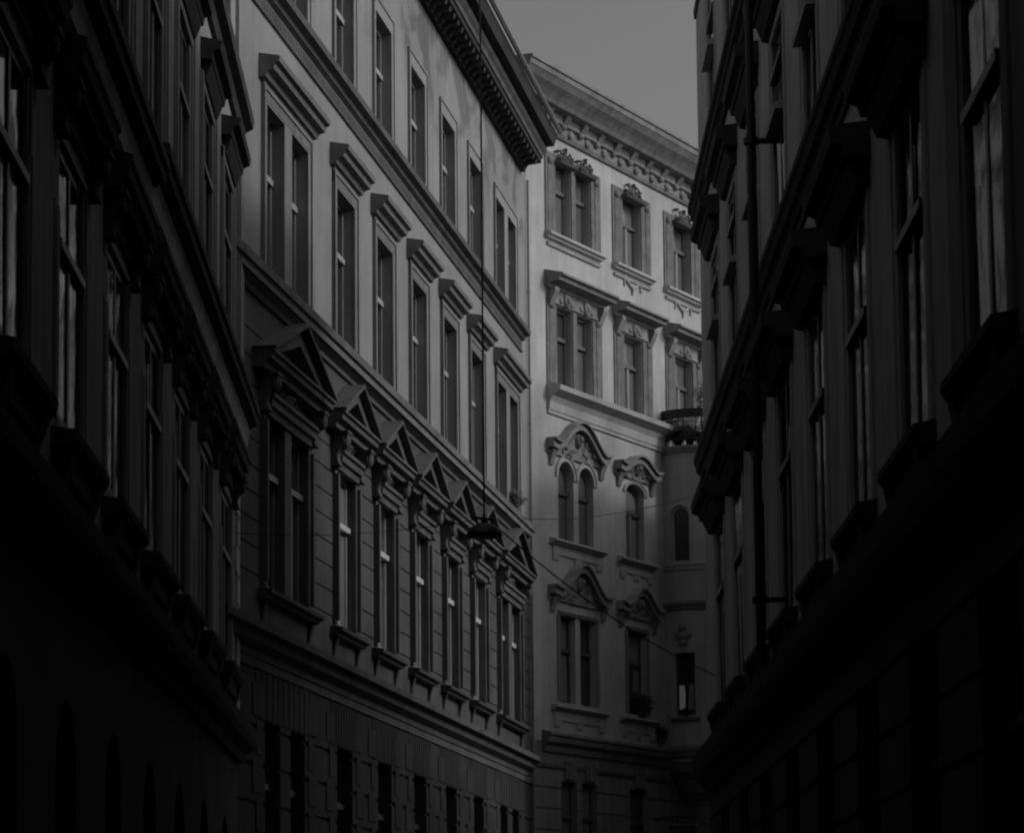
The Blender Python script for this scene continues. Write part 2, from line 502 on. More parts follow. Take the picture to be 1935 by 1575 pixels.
for c, k in bays:
    xs = [c] if k == 1 else [c - 0.76, c + 0.76]
    w = 1.32 if k == 1 else 1.06
    half = 0.88 if k == 1 else 1.50
    for x in xs:
        L2.window(x, 11.55, w, 2.62, 0.21, tr=0.66, ledge=0.03, wide=1, frame='creamframe')
        L2.window(x, 15.9, w, 2.2, 0.21, tr=0.64, ledge=0.03, wide=1, frame='creamframe')
        L2.window(x, LOW0, w, LOW1 - LOW0, 0.16, tr=0.67, ledge=0.06, wide=1, glass='glasscurt' if c > -20 else 'glass', frame='white' if c > -20 else 'greyframe')  # first bay: cast shade put into a darker frame and pane
        L2.window(x, 2.4, w * 0.84, 2.9, 0.25, frame='brown', tr=0.7)
    # flat surround of the middle storey, with fillet
    def sur(b, w=w, half=half, xs=[x - c for x in xs], H=2.9):
        edges = [-half] + [e for x in xs for e in (x - w / 2, x + w / 2)] + [half]
        for i in range(0, len(edges), 2):
            b.box(edges[i], edges[i + 1], -0.01, 0.04, 0, H)
        for x in xs: b.box(x - w / 2, x + w / 2, -0.01, 0.04, 2.67, H)
        for sx in (-1, 1): b.box(sx * half, sx * (half - 0.05), 0.03, 0.065, 0, H - 0.0)
        b.box(-half + 0.05, half - 0.05, 0.03, 0.065, H - 0.05, H)
    L2.put(('sur', k), 'window_surround', 'paletrim', sur, c, 11.5)
    def sur2(b, w=w, half=half, xs=[x - c for x in xs]):
        hf = half - 0.02
        edges = [-hf] + [e for x in xs for e in (x - w / 2, x + w / 2)] + [hf]
        for i in range(0, len(edges), 2):
            b.box(edges[i], edges[i + 1], -0.01, 0.03, 0, 2.5)
        for x in xs: b.box(x - w / 2, x + w / 2, -0.01, 0.03, 2.23, 2.5)
        for sx in (-1, 1): b.box(sx * hf, sx * (hf - 0.04), 0.02, 0.05, 0, 2.5)
        b.box(-hf + 0.04, hf - 0.04, 0.02, 0.05, 2.46, 2.5)
    L2.put(('sur2', k), 'window_surround', 'pale', sur2, c, 15.88)
    # straight hood
    def hood(b, half=half):
        e = half + 0.14
        b.box(-half, half, -0.01, 0.045, -0.02, 0.26)
        b.prism([(-0.01, 0.24), (0.10, 0.26), (0.13, 0.33), (0.22, 0.36), (0.24, 0.44), (0.30, 0.46), (0.31, 0.54), (-0.01, 0.60)], -e, e)
    L2.put(('hood', k), 'window_hood', 'hoodtrim', hood, c, 14.22)
    # piano nobile: pilasters, architrave, consoles, gable
    hw = 0.9 if k == 1 else 1.5
    def pil(b, hw=hw, k=k, w=w, xs=[x - c for x in xs]):
        inner = (xs[-1] + w / 2)
        for sx in (-1, 1):
            b.box(sx * inner, sx * (inner + 0.20), -0.01, 0.045, 0, 2.5)
            b.box(sx * (inner + 0.09), sx * (inner + 0.19), 0.04, 0.10, 0.05, 2.35)
        if k == 2: b.box(-0.2, 0.2, -0.01, 0.04, 0, 2.44)
        b.prism([(-0.01, 2.44), (0.08, 2.44), (0.09, 2.54), (0.14, 2.56), (0.14, 2.66), (0.18, 2.68), (0.18, 2.74), (-0.01, 2.76)], -inner - 0.1, inner + 0.1)
    L2.put(('pil', k), 'window_surround', 'lowertrim', pil, c, 7.2)
    def shell(b, k=k): cartouche(b, 0.9 if k == 1 else 1.4, 0.34, 0.12)
    L2.put(('cart', k), 'cartouche', 'lowertrim', shell, c, 9.93, smooth=True)
    for sx in (-1, 1):
        L2.put(('cons',), 'console', 'lowertrim', lambda b: scroll(b, 0.24, 0.54, 0, 0.24), c + sx * (hw - 0.04), 9.66)
    pk = 0.60 if k == 1 else 0.72
    def ped(b, hw=hw, pk=pk):
        e = hw + 0.44
        b.prism([(-0.01, 0), (0.17, 0), (0.18, 0.10), (0.27, 0.12), (0.28, 0.19), (0.32, 0.21), (0.32, 0.25), (-0.01, 0.26)], -e, e)
        t = 0.06
        for sx in (-1, 1):
            b.extr([(sx * e, 0.252), (0, 0.252 + pk), (0, 0.252 + pk + t), (sx * (e + 0.05), 0.252 + t * 0.6)], -0.01, 0.34)
            b.extr([(sx * (e - 0.42), 0.255), (0, 0.25 + pk * 0.62), (0, 0.25 + pk * 0.985), (sx * (e - 0.03), 0.255)], 0.0, 0.22)
            b.extr([(sx * (e - 0.47), 0.256), (0, 0.25 + pk * 0.56), (0, 0.25 + pk * 0.65), (sx * (e - 0.38), 0.256)], 0.0, 0.14)
    po = L2.put(('ped', k), 'pediment', 'lowertrim', ped, c, 10.2)
    def tym(b, hw=hw, pk=pk):
        e = hw + 0.44
        b.extr([(-e + 0.45, 0.258), (e - 0.45, 0.258), (0, 0.25 + pk * 0.6)], -0.01, 0.02)
    L2.put(('tym', k), 'tympanum', 'eaves', tym, 0, 0, parent=po)  # dark field: shade of the gable recess put into the colour
    def sill(b, hw=hw):
        e = hw + 0.14
        b.prism([(-0.01, 0), (0.12, 0), (0.14, 0.05), (0.20, 0.07), (0.20, 0.13), (-0.01, 0.15)], -e, e)
        for sx in (-1, 1):
            b.prism([(-0.01, -0.40), (0.02, -0.40), (0.035, -0.25), (0.05, -0.15), (0.09, -0.02), (-0.01, -0.02)], sx * (e - 0.22) - 0.06, sx * (e - 0.22) + 0.06)
            b.box(sx * (e - 0.22) - 0.03, sx * (e - 0.22) + 0.03, 0.0, 0.05, -0.56, -0.42)
    L2.put(('sill', k), 'window_sill', 'darktrim', sill, c, 6.99)

def cornice(f, prof, a0, a1, mat, name='cornice'):
    b = f.mb(); b.prism(prof, a0, a1); return b.obj(name, mat, f.root)
cornice(L2, [(-.02, 6.10), (.06, 6.12), (.08, 6.20), (.20, 6.28), (.24, 6.38), (.34, 6.42), (.35, 6.52), (-.02, 6.62)], -27.4, -0.75, 'lowertrim')
cornice(L2, [(-.02, 5.99), (.035, 5.99), (.035, 6.115), (-.02, 6.13)], -27.4, -0.02, 'lowertrim', 'band')
cornice(L2, [(-.02, 11.22), (.05, 11.22), (.07, 11.28), (.16, 11.33), (.18, 11.42), (.27, 11.45), (.29, 11.56), (-.02, 11.64)], -27.4, -0.9, 'hoodtrim', 'string_course')
cornice(L2, [(.175, 11.345), (.205, 11.345), (.225, 11.43), (.175, 11.43)], -27.4, -0.92, 'paletrim', 'fascia')
fb = L2.mb()
fb.prism([(-.02, 15.46), (.04, 15.46), (.05, 15.50), (.03, 15.52), (.03, 15.70), (.10, 15.74), (.12, 15.80), (.22, 15.83), (.24, 15.92), (-.02, 16.0)], -27.4, -0.95)
k = -27.3
while k < -1.1:      # leaf frieze under the cornice
    fb.ball((k, 0.03, 15.61), (0.055, 0.025, 0.085), 6, 5); k += 0.16
fb.obj('string_course', 'lowertrim', L2.root)  # dark trim here carries the shade of the cornice underside
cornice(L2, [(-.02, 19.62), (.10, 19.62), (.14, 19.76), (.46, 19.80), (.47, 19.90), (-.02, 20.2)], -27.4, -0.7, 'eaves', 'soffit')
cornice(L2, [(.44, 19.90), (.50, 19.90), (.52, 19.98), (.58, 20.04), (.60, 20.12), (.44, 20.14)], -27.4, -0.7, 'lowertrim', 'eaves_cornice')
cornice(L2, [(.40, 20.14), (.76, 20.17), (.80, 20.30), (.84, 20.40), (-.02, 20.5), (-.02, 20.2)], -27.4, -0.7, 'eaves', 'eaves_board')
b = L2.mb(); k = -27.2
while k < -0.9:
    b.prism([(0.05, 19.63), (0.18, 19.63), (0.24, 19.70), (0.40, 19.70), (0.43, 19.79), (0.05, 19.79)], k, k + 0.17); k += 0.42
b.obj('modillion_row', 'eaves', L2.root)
b = L2.mb(); b.tube([(-27.4, 0.9, 20.47), (-0.72, 0.9, 20.47)], 0.055); b.obj('gutter', 'zinc', L2.root)
b = L2.mb(); b.tube([(-0.10, 0.06, 0.2), (-0.10, 0.06, 19.6)], 0.035, 8)
for y in range(2, 20, 3): b.tube([(-0.10, 0.06, y), (-0.10, 0.06, y + 0.05)], 0.045, 8)
b.obj('downpipe', 'zinc', L2.root)

# ================================================================== old house closing the view
AF = 28.5967
F = Facade('corner_house', (0.39846, 65.0), AF, -1, 'old pale house with round corner bay and ornate curved window hoods closing the view', 'apartment house')
pairs = [(1.78, 0.76), (2.78, 0.76)]
SING = [(5.33, 0.98)]
EXT = [(8.15, 1.0), (11.2, 1.0), (14.2, 1.0)]
rows = [(18.72, 20.42), (15.2, 17.0), (11.62, 13.44), (7.92, 9.88), (4.2, 6.15)]
fw = []; arches = []
for ri, (h0, h1) in enumerate(rows):
    for x, w in pairs + SING + (EXT if ri < 2 else EXT[1:]):
        fw.append((x - w / 2, x + w / 2, h0, h1, -0.25))
        if ri == 2: arches.append((x, w, h1))
rust = []
y = 0.8
while y < 6.9:
    rust.append((0, 16, y - 0.02, y + 0.02, -0.03)); y += 0.47
b = F.mb(); b.relief(0.0, 16.0, 7.0, 21.3, fw)
for x, w, h1 in arches: spandrels(b, x, h1 + 0.0, w, 0.25, 0.24 if w > 0.9 else None)
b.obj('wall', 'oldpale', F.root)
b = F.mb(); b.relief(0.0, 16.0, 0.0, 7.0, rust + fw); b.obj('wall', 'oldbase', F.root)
volume(F, -1.2, 16.0, 11, 0, 21.3, 'oldpale', pitch=0.5, over=0.5, eave=0.7)
for ri, (h0, h1) in enumerate(rows):
    for x, w in pairs + SING + (EXT if ri < 2 else EXT[1:]):
        F.window(x, h0, w, h1 - h0, 0.20, frame='greyframe' if ri < 3 else 'brown', glass='glassold', tr=0.62 if ri != 4 else 0.6, tmat='brown',  # dark transoms: their shaded underside put into the paint colour
                 ledge=0.03, mull=(w > 0.9), fr=0.06, arch=(False if ri != 2 else (0.24 if w > 0.9 else True)))
groupsF = [(2.28, 1.05, 0), (5.33, 0.70, 1), (8.15, 0.70, 1), (11.2, 0.7, 1), (14.2, 0.7, 1)]
for c, hw, kd in groupsF:
    e = hw + 0.33
    ww = [(x - c, w) for x, w in pairs + SING + EXT if abs(x - c) < hw]
    def sur(b, e=e, ww=ww, H=1.9, top=1.72, n=0.03):
        ed = [-e] + [q for x, w in ww for q in (x - w / 2 - 0.02, x + w / 2 + 0.02)] + [e]
        for i in range(0, len(ed), 2): b.box(ed[i], ed[i + 1], -0.01, n, 0, H)
        for x, w in ww: b.box(x - w / 2 - 0.02, x + w / 2 + 0.02, -0.01, n, top, H)
        for sx in (-1, 1):
            b.box(sx * (e - 0.30), sx * (e - 0.10), n - 0.01, n + 0.012, 0.02, top - 0.1)
            b.ball((sx * (e - 0.22), n, top - 0.02), (0.14, 0.07, 0.10), 8, 6)
    F.put(('s5', kd), 'window_surround', 'lesene', sur, c, 18.66)
    def sur4(b, e=e, ww=ww): sur(b, e, ww, 1.95, 1.83, 0.03)
    F.put(('s4', kd), 'window_surround', 'lesene', sur4, c, 15.17)
    # top storey: mask keystones and sill with apron
    for x, w in ww:
        def key(b, w=w):
            cartouche(b, w * 1.05, 0.42, 0.13)
            b.prism([(0, 0.0), (0.12, 0.02), (0.17, 0.08), (0, 0.10)], -w * 0.55, w * 0.55)
        F.put(('key', round(w, 2)), 'keystone', 'lesene', key, c + x, 20.34, 0.05, smooth=False)
    def sill(b, e=e):
        b.prism([(-.01, 0), (.09, 0), (.11, .05), (.17, .07), (.17, .13), (-.01, .15)], -e - 0.02, e + 0.02)
        b.prism([(-.01, -.16), (.05, -.16), (.08, -.1), (-.01, -.08)], -e + 0.05, e - 0.05)
    F.put(('sl', kd), 'window_sill', 'oldpale', sill, c, 18.52)
    if kd:
        F.put(('ap',), 'cartouche', 'oldpale', lambda b: (b.tube([(-0.42 + 0.07 * q, 0.02, 0.36 - 0.20 * math.sin(math.pi * q / 12)) for q in range(13)], [0.03 + 0.02 * math.sin(math.pi * q / 12) for q in range(13)], 6), b.ball((0, 0.03, 0.16), (0.09, 0.05, 0.10), 8, 6), b.tube([(-0.42, 0.02, 0.38), (-0.44, 0.02, 0.10)], [0.045, 0.015], 6), b.tube([(0.42, 0.02, 0.38), (0.44, 0.02, 0.10)], [0.045, 0.015], 6), b.tube([(0, 0.03, 0.16), (0, 0.02, -0.04)], [0.06, 0.012], 6)), c, 18.08, smooth=True)
    # hood on scrolls with roundels, between the two upper storeys
    def hood(b, e=e, ww=ww):
        q = e + 0.06
        b.prism([(-.01, .30), (.10, .30), (.12, .38), (.38, .42), (.40, .50), (.48, .52), (.48, .57), (-.01, .70)], -q, q)
        b.prism([(-.01, -.02), (.07, -.02), (.07, .30), (-.01, .31)], -e + 0.1, e - 0.1)
        for sx in (-1, 1):
            b.prism([(-.01, -.12), (.06, -.12), (.12, 0), (.22, .2), (.22, .30), (-.01, .30)], sx * (e - 0.16) - 0.1, sx * (e - 0.16) + 0.1)
        for x, w in ww:
            b.ball((x, 0.07, 0.13), (0.17, 0.09, 0.17), 12, 8)
            b.ball((x, 0.13, 0.13), (0.09, 0.06, 0.09), 8, 6)
            for sx in (-1, 1): b.ball((x + sx * 0.26, 0.07, 0.08), (0.10, 0.05, 0.07), 8, 5)
    F.put(('h4', kd), 'window_hood', 'oldtrim', hood, c, 17.06)
    if c > 7: continue
    # curved hoods over the two lower rows
    for row, (hb, pk) in (('r3', (13.62, 0.62 if not kd else 0.30)), ('r2', (10.28, 0.66 if not kd else 0.46))):
        def ogee(b, e=e, pk=pk, kd=kd, row=row):
            q = e + 0.05
            N = 28; upl, lol = [], []
            for i in range(N + 1):
                x = -q + 2 * q * i / N; t = abs(x) / q
                y = pk * (0.5 + 0.5 * math.cos(math.pi * min(1, t / 0.80))) ** (0.75 if row == 'r3' else 1.0)
                if t > 0.8: y += 0.05 * (t - 0.8) / 0.2
                upl.append((x, y + 0.16)); lol.append((x, y))
            b.ribbon(upl, lol, -0.01, 0.20)
            b.ribbon([(x, y + 0.045) for x, y in upl], [(x, y - 0.006) for x, y in upl], -0.01, 0.27)
            for i in range(N):
                if lol[i][1] > 0.02 or lol[i + 1][1] > 0.02:
                    b.extr([(lol[i][0], -0.08), (lol[i + 1][0], -0.08), (lol[i + 1][0], lol[i + 1][1] + 0.01), (lol[i][0], lol[i][1] + 0.01)], -0.01, 0.05)
            rg = random.Random(5 if kd else 8)
            b.ball((0, 0.06, pk * 0.6), (0.13, 0.12, 0.17)); b.ball((0, 0.14, pk * 0.66), (0.07, 0.08, 0.09))
            for sx in (-1, 1):
                for x, y, rr in ((0.30, 0.42, 0.14), (0.52, 0.16, 0.11), (0.2, 0.05, 0.08)):
                    b.tube([(sx * (x * e / 0.95 + rr * (1 - i / 11) * math.cos(i * 0.55)), 0.04 + 0.012 * i, pk * y + 0.04 + rr * (1 - i / 11) * math.sin(i * 0.55)) for i in range(9)], [0.034 - 0.0025 * i for i in range(9)], 5)
                for i in range(9):
                    x = rg.uniform(0.08, 0.8) * e; ym = pk * (0.5 + 0.5 * math.cos(math.pi * min(1, x / (e + .05) / 0.8)))
                    b.ball((sx * x, 0.05, rg.uniform(-0.04, max(0.02, ym * 0.85))), (rg.uniform(.03, .07), rg.uniform(.03, .08), rg.uniform(.03, .07)), 6, 5)
                b.prism([(-.01, -.34), (.04, -.34), (.10, -.12), (.16, 0), (-.01, 0)], sx * (e - 0.14) - 0.09, sx * (e - 0.14) + 0.09)
        F.put((row, kd), 'window_hood', 'oldtrim', ogee, c, hb)
    if True:
        for x, w in ww:      # moulded heads of the round-headed windows
            def arc(b, w=w):
                ry = 0.24 / (w / 2) if w > 0.9 else 1.0
                for ro, ri_, n in ((w / 2 + 0.12, w / 2 + 0.02, 0.025), (w / 2 + 0.15, w / 2 + 0.11, 0.05)):
                    up_ = [(ro * math.cos(t), ro * ry * math.sin(t)) for t in [math.pi * i / 14 for i in range(15)]]
                    lo_ = [(ri_ * math.cos(t), ri_ * ry * math.sin(t)) for t in [math.pi * i / 14 for i in range(15)]]
                    b.ribbon(up_, lo_, -0.01, n)
            F.put(('arc', w), 'window_head', 'oldpale', arc, c + x, 13.44 - (0.24 if w > 0.9 else w / 2))
    for hb in (11.48, 7.72):
        def sill2(b, e=e, ww=ww):
            b.prism([(-.01, 0), (.08, 0), (.10, .05), (.17, .06), (.17, .11), (-.01, .14)], -e + 0.05, e - 0.05)
            b.box(-e + 0.18, e - 0.18, -.01, .035, -0.22, -0.02)
            for x in [-e + 0.3, 0, e - 0.3]: b.prism([(-.01, -.36), (.03, -.36), (.07, -.2), (-.01, -.2)], x - 0.13, x + 0.13)
        F.put(('s2', kd), 'window_sill', 'oldpale' if hb > 9 else 'oldbase', sill2, c, hb)
    def lint(b, e=e, ww=ww):
        for x, w in ww:
            b.prism([(-.01, 0), (.05, 0), (.07, .08), (-.01, .1)], x - w / 2 - 0.08, x + w / 2 + 0.08)
        for sx in (-1, 1): b.box(sx * (ww[-1][0] + ww[-1][1] / 2 + 0.01), sx * (ww[-1][0] + ww[-1][1] / 2 + 0.14), -.01, .03, -1.95, 0)
    F.put(('li', kd), 'window_surround', 'oldbase', lint, c, 9.9)
    def vous(b, ww=ww):
        for x, w in ww:
            for i in range(3): b.prism([(-.01, 0), (.05, 0), (.06, .38), (-.01, .4)], x - 0.24 + i * 0.17, x - 0.10 + i * 0.17)
        b.box(ww[0][0] - 0.26, ww[-1][0] + 0.26, -.01, .015, .02, .36)
    F.put(('vo', kd), 'keystone', 'oldbase', vous, c, 6.2)
cornice(F, [(-.02, 14.45), (.04, 14.45), (.05, 14.52), (.07, 14.54), (.09, 14.72), (.16, 14.84), (.28, 14.92), (.34, 14.96), (.36, 15.07), (-.02, 15.17)], 0.9, 7.0, 'oldpale')
cornice(F, [(-.02, 6.75), (.05, 6.77), (.08, 6.9), (.18, 6.98), (.20, 7.10), (.24, 7.12), (.24, 7.18), (-.02, 7.24)], 0.5, 7.0, 'oldbase')
cornice(F, [(-.02, 6.42), (.04, 6.42), (.07, 6.5), (-.02, 6.52)], 0.2, 7.0, 'oldbase', 'band')
cornice(F, [(-.02, 20.98), (.06, 20.98), (.10, 21.06), (.12, 21.22), (.20, 21.26), (.22, 21.44), (.44, 21.48), (.50, 21.56), (.60, 21.66), (.72, 21.76), (.80, 21.86), (.84, 21.90), (.86, 22.0), (.90, 22.02), (.90, 22.08), (-.02, 22.12)], -1.3, 16, 'oldtrim', 'eaves_cornice')
b = F.mb(); k = 0.6
while k < 15.5:
    b.prism([(0.10, 21.27), (0.22, 21.29), (0.28, 21.36), (0.32, 21.40), (0.34, 21.46), (0.10, 21.46)], k, k + 0.22)
    b.ball((k + 0.1, 0.14, 21.25), (0.14, 0.09, 0.10), 8, 6)
    b.ball((k + 0.52, 0.12, 21.15), (0.14, 0.06, 0.10), 8, 6); k += 0.86
b.obj('modillion_row', 'oldtrim', F.root)

# round bay at the corner: walls are warped onto a cylinder
TC, TN, TR = 8.05, 0.45, 1.22
def tw(a, n):   # a = arc length, 0 faces down the street along the front
    th = a / TR
    return TC - (TR + n) * math.cos(th), TN + (TR + n) * math.sin(th)
WA = -0.02
tf = [(WA + 0.02 - 0.27, WA + 0.02 + 0.27, 11.72, 13.12, -0.16), (WA + 0.09 - 0.27, WA + 0.09 + 0.27, 8.0, 9.52, -0.16)]
tf += [(1.9 - 0.4, 1.9 + 0.4, 11.72, 13.12, -0.16), (1.9 - 0.4, 1.9 + 0.4, 8.0, 9.52, -0.16)]
b = F.mb(tw); b.relief(-0.5, 4.3, 6.9, 14.45, tf)
r = 0.27
for cx_ in (WA + 0.02,):
    spandrels(b, cx_, 13.12, 0.54, 0.16)
b.obj('bay_wall', 'oldpale', F.root)
def ring(prof, name, mat):
    b = F.mb(tw); b.prism(prof, -0.5, 4.3, 30); return b.obj(name, mat, F.root)
ring([(-.02, 11.52), (.04, 11.53), (.06, 11.62), (.09, 11.64), (.09, 11.69), (-.02, 11.70)], 'band', 'oldpale')
ring([(-.02, 10.55), (.05, 10.56), (.07, 10.64), (.12, 10.68), (.12, 10.75), (-.02, 10.78)], 'band', 'oldbase')
ring([(-.02, 6.95), (.08, 7.0), (.12, 7.1), (.16, 7.15), (.16, 7.22), (-.02, 7.3)], 'band', 'oldbase')
ring([(-.3, 14.40), (.05, 14.40), (.08, 14.46), (.12, 14.50), (.12, 14.56), (-.3, 14.6)], 'balcony_slab', 'oldtrim')
ring([(-.5, 6.5), (-.35, 6.45), (-.12, 6.65), (-.05, 6.96), (-.5, 6.96)], 'corbel', 'oldbase')
ring([(-.9, 6.0), (-.7, 6.0), (-.45, 6.2), (-.32, 6.46), (-.9, 6.46)], 'corbel', 'oldbase')
def wframe(a, h0, w, hh, arch, mat):
    def outl(i):
        x = w / 2 - i
        if not arch: return [(-x, i), (x, i), (x, hh - i), (-x, hh - i)]
        return [(-x, i), (x, i)] + [(x * math.cos(t), hh - w / 2 + x * math.sin(t)) for t in [math.pi * j / 12 for j in range(13)]]
    b = F.mb(tw); o_, i_ = outl(0.0), outl(0.045); k = len(o_)
    for j in range(k): b.extr([(a + x, h0 + y) for x, y in (o_[j], o_[(j + 1) % k], i_[(j + 1) % k], i_[j])], -0.15, -0.08)
    fo = b.obj('window', mat, F.root)
    b = F.mb(tw); b.extr([(a + x, h0 + y) for x, y in outl(0.02)], -0.15, -0.13); b.obj('pane', 'glass', fo)
    return fo
wframe(WA + 0.02, 11.73, 0.53, 1.385, True, 'oldpale')
lw = wframe(WA + 0.09, 8.01, 0.53, 1.505, False, 'brown')
b = F.mb(tw); b.extr([(WA + 0.09 - 0.21, 8.16), (WA + 0.09 - 0.05, 8.20), (WA + 0.09 - 0.03, 8.52), (WA + 0.09 - 0.06, 8.74), (WA + 0.09 - 0.21, 8.74)], -0.125, -0.12)
b.obj('lit_curtain', 'blind', lw)
b = F.mb(tw); b.extr([(WA + 0.09 + 0.03, 8.14), (WA + 0.09 + 0.21, 8.14), (WA + 0.09 + 0.21, 8.74), (WA + 0.09 + 0.08, 8.74)], -0.125, -0.121); b.obj('curtain', 'oldtrim', lw)
b = F.mb(tw); b.box(WA + 0.09 - 0.24, WA + 0.09 + 0.24, -0.125, -0.11, 8.76, 8.80); b.obj('glazing_bar', 'brown', lw)
wframe(1.9, 8.01, 0.78, 1.505, False, 'brown'); wframe(1.9, 11.73, 0.78, 1.385, False, 'greyframe')
b = F.mb(tw); b.prism([(-.02, 7.86), (.08, 7.88), (.10, 7.96), (-.02, 7.98)], WA + 0.09 - 0.36, WA + 0.09 + 0.36, 6); b.obj('window_sill', 'oldbase', F.root)
b = F.mb(tw)
b.ball((WA + 0.07, 0.0, 9.95), (0.24, 0.09, 0.13)); b.ball((WA + 0.07, 0.03, 10.14), (0.10, 0.09, 0.12)); b.ball((WA + 0.07, 0.03, 9.76), (0.12, 0.09, 0.08))
b.obj('cartouche', 'oldtrim', F.root, smooth=True)
# balcony rail
b = F.mb(tw); b.prism([(-.06, 15.27), (.06, 15.27), (.06, 15.47), (-.06, 15.47)], -0.5, 4.3, 36)
b.obj('balcony_rail', 'metal', F.root)
b = F.mb(tw)
a = -0.45
while a < 4.2:
    b.box(a - 0.012, a + 0.012, -0.012, 0.012, 14.58, 15.28); a += 0.30
b.prism([(-.02, 14.72), (.02, 14.72), (.02, 14.76), (-.02, 14.76)], -0.5, 4.3, 36)
b.obj('balustrade', 'metal', F.root)

# ================================================================== right side of the street
AR = 0.01247
def right_house(label, RB, RE, rc, EH, pipe, wm):
    Rr = Facade('dark_house', (2.88902, 43.0), AR, 1, label, 'apartment house')
    fw = []
    for c in rc:
        fw += [(c - .68, c + .68, 5.42, 7.92, -0.10), (c - .62, c + .62, 9.5, 11.75, -0.10), (c - .62, c + .62, 13.45, 15.6, -0.10), (c - .75, c + .75, 0.6, 4.0, -0.3)]
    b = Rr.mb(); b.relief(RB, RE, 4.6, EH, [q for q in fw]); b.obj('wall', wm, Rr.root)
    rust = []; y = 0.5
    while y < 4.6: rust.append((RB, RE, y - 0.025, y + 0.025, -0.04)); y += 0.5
    b = Rr.mb(); b.relief(RB, RE, 0, 4.6, rust + fw); b.obj('wall', 'shadebase', Rr.root)
    volume(Rr, RB, RE, 14, 0, EH, 'dark', pitch=0.32, over=0.02, eave=0.05)
    def rhood(b, hw, d):
        b.prism([(-.01, .0), (d * .62, .0), (d * .68, .08), (d * .95, .11), (d, .20), (d, .24), (-.01, .28)], -hw, hw)
        b.prism([(-.01, -.22), (d * .3, -.20), (d * .5, -.06), (d * .55, .0), (-.01, .0)], -hw + 0.13, hw - 0.13)
    for i, c in enumerate(rc):
        Rr.window(c, 5.42, 1.36, 2.5, 0.03, frame='brown', glass='glassdusty', tr=0.625, ledge=0.055, mull=2, fr=0.07, bars=0, rot=0.5, proud=0.014)
        Rr.window(c, 9.5, 1.24, 2.25, 0.03, frame='brown', glass='glassdusty', tr=0.81, ledge=0.055, mull=2, fr=0.07, rot=0.5, proud=0.014)
        Rr.window(c, 13.45, 1.24, 2.15, 0.03, frame='brown', glass='glassdusty', tr=0.8, ledge=0.055, mull=2, fr=0.07, rot=0.5, proud=0.014)
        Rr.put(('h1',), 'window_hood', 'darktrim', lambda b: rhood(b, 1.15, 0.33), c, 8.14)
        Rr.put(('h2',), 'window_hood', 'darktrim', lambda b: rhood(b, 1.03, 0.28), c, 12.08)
        def rsur(b):
            for sx in (-1, 1):
                b.box(sx * .69, sx * .86, -.01, .010, 0, 2.6); b.box(sx * .86, sx * .98, -.01, .022, 0, 2.6)
            b.box(-.95, .95, -.01, .018, 2.54, 2.68)
        Rr.put(('rs',), 'window_surround', wm, rsur, c, 5.4)
        def rsur2(b):
            for sx in (-1, 1):
                b.box(sx * .63, sx * .78, -.01, .010, 0, 2.3); b.box(sx * .78, sx * .88, -.01, .022, 0, 2.3)
            b.prism([(-.01, 1.17), (.10, 1.17), (.11, 1.24), (-.01, 1.26)], -.66, .66)
            b.box(-.86, .86, -.01, .016, 2.26, 2.40)
        Rr.put(('rs2',), 'window_surround', wm, rsur2, c, 9.5)
        Rr.put(('rs2',), 'window_surround', wm, rsur2, c, 13.42)
        def rsill(b):
            b.prism([(-.01, -.04), (.11, -.04), (.16, .03), (.16, .09), (-.01, .12)], -1.0, 1.0)
            b.box(-.9, .9, -.01, .08, -.30, -.05)
            for sx in (-1, 1): b.prism([(-.01, -.38), (.06, -.38), (.13, -.06), (-.01, -.05)], sx * .78 - .12, sx * .78 + .12)
        Rr.put(('rsl',), 'window_sill', 'shadetrim', rsill, c, 5.27)
        Rr.window(c, 0.6, 1.5, 3.4, 0.25, frame='brown', tr=0.75, mull=True)
    cornice(Rr, [(-.02, 4.38), (.06, 4.38), (.09, 4.5), (.20, 4.6), (.24, 4.72), (.26, 4.9), (-.02, 4.98)], RB, RE, 'shadetrim')
    cornice(Rr, [(-.02, 8.96), (.03, 8.96), (.04, 9.02), (-.02, 9.03)], RB, RE, 'darktrim', 'band')
    cornice(Rr, [(-.02, 9.10), (.05, 9.10), (.07, 9.17), (.11, 9.20), (.13, 9.30), (.15, 9.33), (.15, 9.41), (-.02, 9.46)], RB, RE, 'shadetrim')
    cornice(Rr, [(-.02, 12.96), (.05, 12.96), (.07, 13.04), (.13, 13.07), (.14, 13.15), (.18, 13.18), (.18, 13.27), (-.02, 13.32)], RB, RE, 'shadetrim')
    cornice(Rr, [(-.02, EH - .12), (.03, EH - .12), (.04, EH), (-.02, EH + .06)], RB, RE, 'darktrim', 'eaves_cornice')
    if not pipe: return Rr
    b = Rr.mb(); b.tube([(-11.9, 0.26, 4.9), (-11.9, 0.26, 16.2)], 0.048, 8)
    for y in (5.6, 8.0, 10.6, 12.8, 15): b.tube([(-11.9, 0.26, y), (-11.9, 0.26, y + 0.07)], 0.085, 8); b.box(-11.93, -11.87, 0, 0.26, y + .01, y + .06)
    b.obj('downpipe', 'metal', Rr.root)
    return Rr
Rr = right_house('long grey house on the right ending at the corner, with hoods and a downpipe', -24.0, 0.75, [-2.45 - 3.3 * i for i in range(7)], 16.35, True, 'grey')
right_house('near stretch of the right house, split off darker, at the right edge, tall panes reflecting the sky, nearest the viewer', -52.0, -24.0, [-25.55 - 3.3 * i for i in range(8)], 25.0, False, 'dark')  # near falloff of light put into darker walls; height raised to cut skylight

